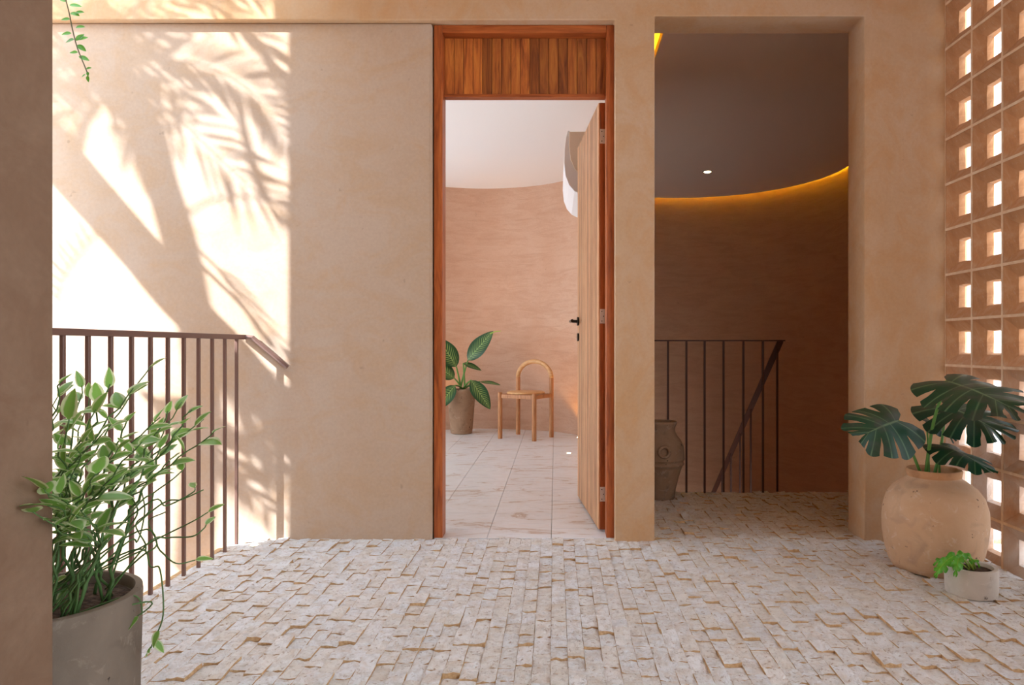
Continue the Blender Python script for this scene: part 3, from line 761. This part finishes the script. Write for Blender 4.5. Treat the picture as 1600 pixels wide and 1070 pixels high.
# ------------------------------------------------------------------ planter with dieffenbachia in the room
PD = Vector((gx(721, 7.45), 7.45, 0))
pd = empty('tapered_planter', PD); tag(pd, 'tall tapered brown glazed planter against the room wall', 'planter')
o = MB().lathe([(.105, 0), (.112, .006), (.118, .05), (.148, .44), (.150, .463), (.147, .468), (.132, .468), (.128, .44)], 48).build('body', M['clay_brown'], pd); smooth_by_angle(o)
di = empty('patterned_leaf_plant', PD + Vector((0, 0, .44))); tag(di, 'leafy plant with large pale veined green leaves in the brown planter', 'plant')
MB().lathe([(.127, -.004), (.128, 0), (.02, .004)], 28).build('soil', M['soil'], di)
DO = PD + Vector((0, 0, .44))
for k, (bx, by, tx, ty, wd, up, Yb, Yt) in enumerate([
    (731, 563, 768, 517, .19, (-.3, -1, .3), 7.42, 7.40), (713, 573, 686, 528, .20, (.3, -1, .3), 7.40, 7.35),
    (710, 591, 676, 566, .17, (.2, -1, .4), 7.4, 7.35), (711, 602, 680, 640, .16, (.2, -1, .5), 7.3, 7.2),
    (736, 594, 766, 637, .17, (.4, -1, .3), 7.33, 7.25), (750, 596, 781, 599, .07, (0, -.5, 1), 7.45, 7.3),
    (724, 567, 752, 577, .08, (0, -.6, .8), 7.42, 7.4)]):
    a, b = W(bx, by, Yb), W(tx, ty, Yt); L = (b - a).length
    me = leaf_mesh('leaf', M['leaf_dief'], L * 1.04, wd, 14, 4, tip=.8, curl=.12, fold=.12)
    place_leaf('leaf', me, di, a, b - a, up, 1, DO)
    stem_to(W(719 + k * 1.2, 607, 7.45), a, .011, (.0, 0, .01), M['stem_mon'], di, DO)
MB().tube([W(766, 521, 7.4) - DO, W(774, 518, 7.38) - DO, W(783, 517, 7.36) - DO], [.006, .005, .003], 6).build('leaf_tip', M['leaf_young'], di)

# ------------------------------------------------------------------ concrete planter and variegated plant, front left
PP = Vector((-1.148, 1.585, 0))
cp = empty('round_concrete_planter', PP); tag(cp, 'round brown grey concrete planter at the left, full of variegated stems', 'planter')
o = MB().lathe([(.176, 0), (.182, .006), (.190, .345), (.189, .356), (.186, .358), (.174, .358), (.172, .352), (.172, .33)], 72).build('body', M['concrete_brown'], cp); smooth_by_angle(o)
vp = empty('variegated_plant', PP + Vector((0, 0, .33))); tag(vp, 'bushy variegated plant with pale edged leaves and tangled green stems', 'plant')
MB().lathe([(.170, -.004), (.171, 0), (.02, .004)], 32).build('soil', M['soil'], vp)
VO = PP + Vector((0, 0, .33))
lm = [leaf_mesh('leaf', M['leaf_var'], .050, .023, 6, 2, tip=.72, curl=c, fold=f) for c, f in ((.25, .3), (.5, .15), (.05, .4), (.35, .2))]
big = [leaf_mesh('leaf', M['leaf_var'], .060, .036, 7, 2, tip=.7, curl=c, fold=f) for c, f in ((.3, .15), (.5, .1))]
rs = random.Random(11); nleaf = 0
def plant_stem(base, tip, bend, r0, leaves, start=.45, zig=.007, size=1.0, bigp=.2, mat=None, droop=0):
    global nleaf
    a, b = Vector(base), Vector(tip); mid_ = (a * .5 + b * .5) + Vector(bend)
    q = [a, (a + mid_) / 2 + Vector((rs.uniform(-.012, .012), rs.uniform(-.012, .012), .01)), mid_, (mid_ + b) / 2 + Vector((rs.uniform(-.01, .01), rs.uniform(-.01, .01), rs.uniform(-.005, .01))), b]
    pts = spline(q, 5)
    for i in range(2, len(pts) - 1): pts[i] = pts[i] + Vector((rs.uniform(-zig, zig), rs.uniform(-zig, zig), rs.uniform(-zig, zig) * .5))
    n = len(pts)
    MB().tube([p - VO for p in pts], [r0 * (1 - .6 * i / (n - 1)) for i in range(n)], 6).build('stem', mat or M['stem'], vp, smooth=True)
    for k in range(leaves):
        t_ = start + (1 - start) * (k + .5 * rs.random()) / max(1, leaves - .5); t_ = min(t_, 1)
        i = min(int(t_ * (n - 1)), n - 2); p = pts[i].lerp(pts[i + 1], t_ * (n - 1) - i)
        d_ = (pts[i + 1] - pts[i]).normalized(); az = rs.uniform(0, 6.283)
        side = Vector((math.cos(az) * 1.1, math.sin(az) * .7, rs.uniform(-.15, .55)))
        dr = (d_ * .65 + side).normalized() if k < leaves - 1 else (d_ + side * .25)
        me = rs.choice(big) if rs.random() < bigp else rs.choice(lm)
        place_leaf('leaf', me, vp, p, dr, (rs.uniform(-.4, .4), rs.uniform(-.9, .1), 1), size * rs.uniform(.75, 1.15), VO); nleaf += 1
    return pts
def pot_pt():
    a = rs.uniform(0, 6.283); q = .14 * math.sqrt(rs.random()); return PP + Vector((q * math.cos(a) + .03, q * math.sin(a), .325))
mainst = [(100, 590, 1.5, 7), (128, 602, 1.55, 7), (172, 600, 1.6, 8), (208, 606, 1.62, 8), (236, 572, 1.66, 5), (262, 640, 1.62, 7), (300, 640, 1.66, 8),
  (336, 672, 1.62, 7), (318, 655, 1.7, 6), (284, 628, 1.7, 4), (250, 652, 1.55, 8), (200, 652, 1.5, 8), (150, 640, 1.45, 8), (108, 655, 1.42, 8), (92, 700, 1.40, 7),
  (130, 690, 1.38, 8), (165, 672, 1.42, 8), (185, 700, 1.40, 8), (222, 690, 1.45, 8), (110, 740, 1.38, 7), (150, 740, 1.36, 8), (190, 745, 1.36, 7), (90, 620, 1.62, 6), (95, 770, 1.36, 6), (215, 735, 1.5, 6), (140, 620, 1.7, 7), (118, 800, 1.38, 5), (250, 700, 1.6, 5), (265, 720, 1.66, 4)]
for (px, py, Yd, nl) in mainst:
    nl += 1
    tip = W(px, py, Yd); b_ = pot_pt(); lean = tip - b_
    plant_stem(b_, tip, (-lean.x * .12, rs.uniform(-.02, .02), .035), rs.uniform(.0028, .0042), nl, .42)
# twigs that reach forward around the end of the wall
for (px, py, Yd, nl) in ((52, 800, 1.22, 4), (68, 762, 1.23, 5), (74, 790, 1.25, 6), (80, 812, 1.27, 5), (75, 770, 1.26, 5)):
    tip = W(px, py, Yd); tip.x = max(tip.x, -.910)
    b_ = PP + Vector((.10 + rs.uniform(-.02, .02), -.08, .325))
    plant_stem(b_, tip, (.07, .02, .05), .003, nl, .5, bigp=.5)
# thin bare tangled vines on the right
for (pts_, nl) in (([(190, 905), (230, 850), (262, 840), (300, 838), (318, 826), (322, 820)], 1), ([(185, 900), (235, 800), (285, 780), (318, 765)], 0),
    ([(180, 890), (225, 790), (260, 790), (300, 770), (305, 762)], 1), ([(180, 900), (215, 830), (250, 860), (275, 880), (305, 875)], 1),
    ([(190, 905), (205, 860), (235, 885), (250, 890), (255, 960), (240, 1000), (236, 1012)], 4), ([(170, 915), (205, 930), (222, 955), (215, 962)], 1),
    ([(200, 900), (228, 940), (215, 962), (190, 960)], 1), ([(185, 900), (230, 850), (300, 815), (325, 800)], 1), ([(165, 880), (205, 800), (240, 770), (268, 750), (285, 735)], 1),
    ([(180, 900), (195, 840), (215, 800), (205, 770), (230, 755)], 1), ([(175, 900), (200, 870), (228, 855), (212, 820), (232, 800), (240, 770)], 0),
    ([(150, 915), (195, 850), (215, 845), (226, 800), (222, 770)], 0), ([(185, 905), (220, 870), (245, 850), (232, 815), (258, 800)], 0), ([(120, 915), (140, 880), (105, 900), (110, 940)], 3)):
    Yb = 1.62; pp = [W(x, y, Yb - .0 * i + rs.uniform(-.03, .03)) for i, (x, y) in enumerate(pts_)]
    pp[0] = pot_pt() if pts_[0][1] < 912 else pot_pt()
    sp2 = spline(pp, 6)
    MB().tube([p - VO for p in sp2], [.0022 * (1 - .4 * i / len(sp2)) for i in range(len(sp2))], 6).build('stem', M['stem'], vp, smooth=True)
    for k in range(nl):
        i = len(sp2) - 1 - k * 3
        place_leaf('leaf', rs.choice(lm), vp, sp2[i], (sp2[i] - sp2[i-1]).normalized() + Vector((rs.uniform(-.8, .8), rs.uniform(-.5, .2), rs.uniform(-.2, .7))), (0, -.6, 1), .8, VO); nleaf += 1

# ------------------------------------------------------------------ hanging vine, top left
vn = empty('hanging_vine', (-1.9, 2.72, 2.2)); tag(vn, 'thin hanging vine sprig with small bright leaves, top of sunlit wall', 'vine')
NO = Vector((-1.9, 2.72, 2.2)); Yv = 2.72
vpts = spline([Vector((-2.62, 2.60, 3.0)), Vector((-2.2, 2.68, 2.9)), Vector((-1.96, 2.72, 2.55)), W(98, -20, Yv), W(108, 20, Yv), W(113, 45, Yv), W(121, 75, Yv), W(133, 105, Yv), W(138, 118, Yv)], 5)
MB().tube([p - NO for p in vpts], .0022, 6).build('stem', M['stem_brown'], vn)
vl = [leaf_mesh('leaf', M['leaf_vine'], .042, .023, 6, 2, tip=.8, curl=.2, fold=.2)]
for (x, y, dx, dz) in ((104, 3, -1, .6), (108, 8, 1, .1), (110, 20, 1, -.3), (110, 30, -1, -.1), (117, 20, 1, .1), (118, 43, 1, .1), (112, 52, -1, -.2), (116, 62, -1, -.1), (119, 64, .5, .9), (121, 62, .9, .5), (121, 70, .7, -.5), (122, 82, -1, .0), (123, 88, 1, -.3), (134, 108, .9, .3), (137, 112, .2, -1), (137, 118, .0, -1), (134, 116, -.8, -.5)):
    s_ = 1.0 if y < 95 else .55
    place_leaf('leaf', vl[0], vn, W(x, y, Yv), (dx, rs.uniform(-.4, .4), dz), (rs.uniform(-.3, .3), -1, .6), s_ * rs.uniform(.8, 1.1), NO)

# ------------------------------------------------------------------ palm outside: seen in the photograph as the shadow it throws
pm = empty('palm_tree', (-4.6, 2.3, -3.2)); tag(pm, 'palm tree outside the frame whose trunks and fronds shade the sunlit wall', 'palm tree')
PMO = Vector((-4.6, 2.3, -3.2))
def cast(x, y, t_): return W(x, y, 3.36) - SUN * t_ - PMO
def limb(pts, r_, t0=3.0, t1=None, name='trunk', n=10):
    t1 = t0 if t1 is None else t1
    s_ = spline([cast(x, y, t0 + (t1 - t0) * i / (len(pts) - 1)) for i, (x, y) in enumerate(pts)], 5)
    m = len(s_); rr = r_ if not isinstance(r_, (list, tuple)) else [r_[0] + (r_[1] - r_[0]) * i / (m - 1) for i in range(m)]
    MB().tube(s_, rr, n).build(name, M['palm_bark'], pm, smooth=True)
limb([(20, 165), (85, 240), (150, 315), (225, 400), (290, 480), (345, 535), (400, 600), (470, 700)], [.105, .075], 3.0)
limb([(190, 120), (225, 190), (243, 260), (270, 340), (292, 430), (308, 520), (318, 620), (312, 740), (300, 900)], [.052, .040], 3.0)
limb([(373, 160), (380, 200), (392, 245), (414, 310)], [.010, .016], 3.2, name='branch')
limb([(265, 340), (285, 385), (330, 430), (380, 480), (425, 540)], [.009, .009], 3.0, name='branch')
def frond(pts, nl, Lf, angs, wd=6, t0=2.6, t1=3.1, sides=(1, -1), rib=.006, bare=0):
    """A frond: rib plus leaflets, each a thin lanceolate blade."""
    c = [Vector((x, y, 0)) for x, y in pts]; s_ = spline(c, 8); m = len(s_)
    T = lambda i: t0 + (t1 - t0) * i / (m - 1)
    b = MB(); b.tube([cast(p.x, p.y, T(i)) for i, p in enumerate(s_)], [rib * (1 - .7 * i / (m - 1)) for i in range(m)], 6)
    for k in range(nl):
        u = bare + (1 - bare) * (k + .5) / nl; fi = u * (m - 1); i = min(int(fi), m - 2); p = s_[i].lerp(s_[i+1], fi - i)
        d_ = (s_[i+1] - s_[i]).normalized()
        for sd_ in sides:
            a = math.radians(angs[0] + (angs[1] - angs[0]) * u + R.uniform(-7, 7)) * sd_
            dd = Vector((d_.x * math.cos(a) - d_.y * math.sin(a), d_.x * math.sin(a) + d_.y * math.cos(a), 0))
            L_ = Lf * (math.sin(math.pi * (.15 + .8 * u)) ** .6) * R.uniform(.8, 1.15); nn = Vector((-dd.y, dd.x, 0))
            w2 = wd * R.uniform(.7, 1.2) / 2; tt = T(i) + R.uniform(-.15, .15); tt2 = tt + R.uniform(-.1, .25)
            q = [p, p + dd * L_ * .3 + nn * w2, p + dd * L_ * .65 + nn * w2 * .8, p + dd * L_ + Vector((0, L_ * .06, 0)), p + dd * L_ * .65 - nn * w2 * .8, p + dd * L_ * .3 - nn * w2]
            ts = [tt, tt + .3 * (tt2 - tt), tt + .65 * (tt2 - tt), tt2, tt + .65 * (tt2 - tt), tt + .3 * (tt2 - tt)]
            b.add([cast(v.x, v.y, t__) for v, t__ in zip(q, ts)], [(0, 1, 5), (1, 2, 4, 5), (2, 3, 4)])
    b.build('frond', M['palm_leaf'], pm)
C0 = (185, 120)
frond([C0, (250, 160), (320, 225), (390, 290), (470, 350)], 15, 110, (40, 28), 8)
frond([(200, 100), (280, 95), (350, 115), (410, 160), (450, 230)], 18, 85, (50, 35), 11)
frond([(200, 90), (260, 40), (330, 5), (400, -5), (470, 20)], 16, 75, (45, 35), 11)
frond([(205, 70), (175, 95), (140, 110), (90, 120)], 12, 85, (60, 50), 15)
frond([(120, 60), (170, 70), (230, 100), (280, 150)], 9, 80, (60, 50), 14)
frond([(180, 110), (130, 80), (90, 85), (50, 130)], 16, 90, (50, 40), 11)
frond([(180, 130), (140, 150), (110, 190), (90, 240)], 14, 100, (45, 35), 9)
frond([(190, 110), (160, 50), (120, 0), (80, -40)], 16, 90, (45, 35), 11)
frond([(190, 110), (210, 40), (240, -20), (280, -80)], 16, 90, (45, 35), 11)
frond([(185, 120), (190, 180), (215, 240), (250, 290)], 14, 60, (35, 25), 10)
frond([(150, 90), (215, 100), (270, 130), (310, 180)], 9, 90, (60, 40), 14)
frond([(110, 130), (150, 120), (200, 150), (240, 210)], 8, 80, (60, 50), 13)
frond([(260, 400), (284, 347), (330, 314), (395, 308), (440, 330), (480, 380)], 10, 70, (25, 20), 3, 2.9, 3.1, sides=(-1, 1), rib=.006, bare=.65)
frond([(90, 470), (102, 430), (125, 395), (160, 360), (210, 350)], 14, 50, (70, 60), 6, 2.7, 2.8, sides=(-1,), rib=.006)
frond([(300, 380), (350, 430), (400, 490), (470, 580)], 8, 80, (16, 12), 4, 3.0, 3.1, rib=.007, bare=.2)
frond([(340, 20), (400, 60), (440, 120), (475, 190)], 10, 90, (25, 18), 10, 3.0, 3.2, rib=.014)
frond([(330, 540), (380, 600), (420, 680), (470, 780)], 12, 120, (30, 20), 16, 3.2, 3.3, rib=.02)
frond([(230, 620), (280, 650), (340, 700), (420, 800)], 12, 110, (30, 20), 14, 3.2, 3.3, rib=.02)
print('stones', len(stones), 'leaves', nleaf)
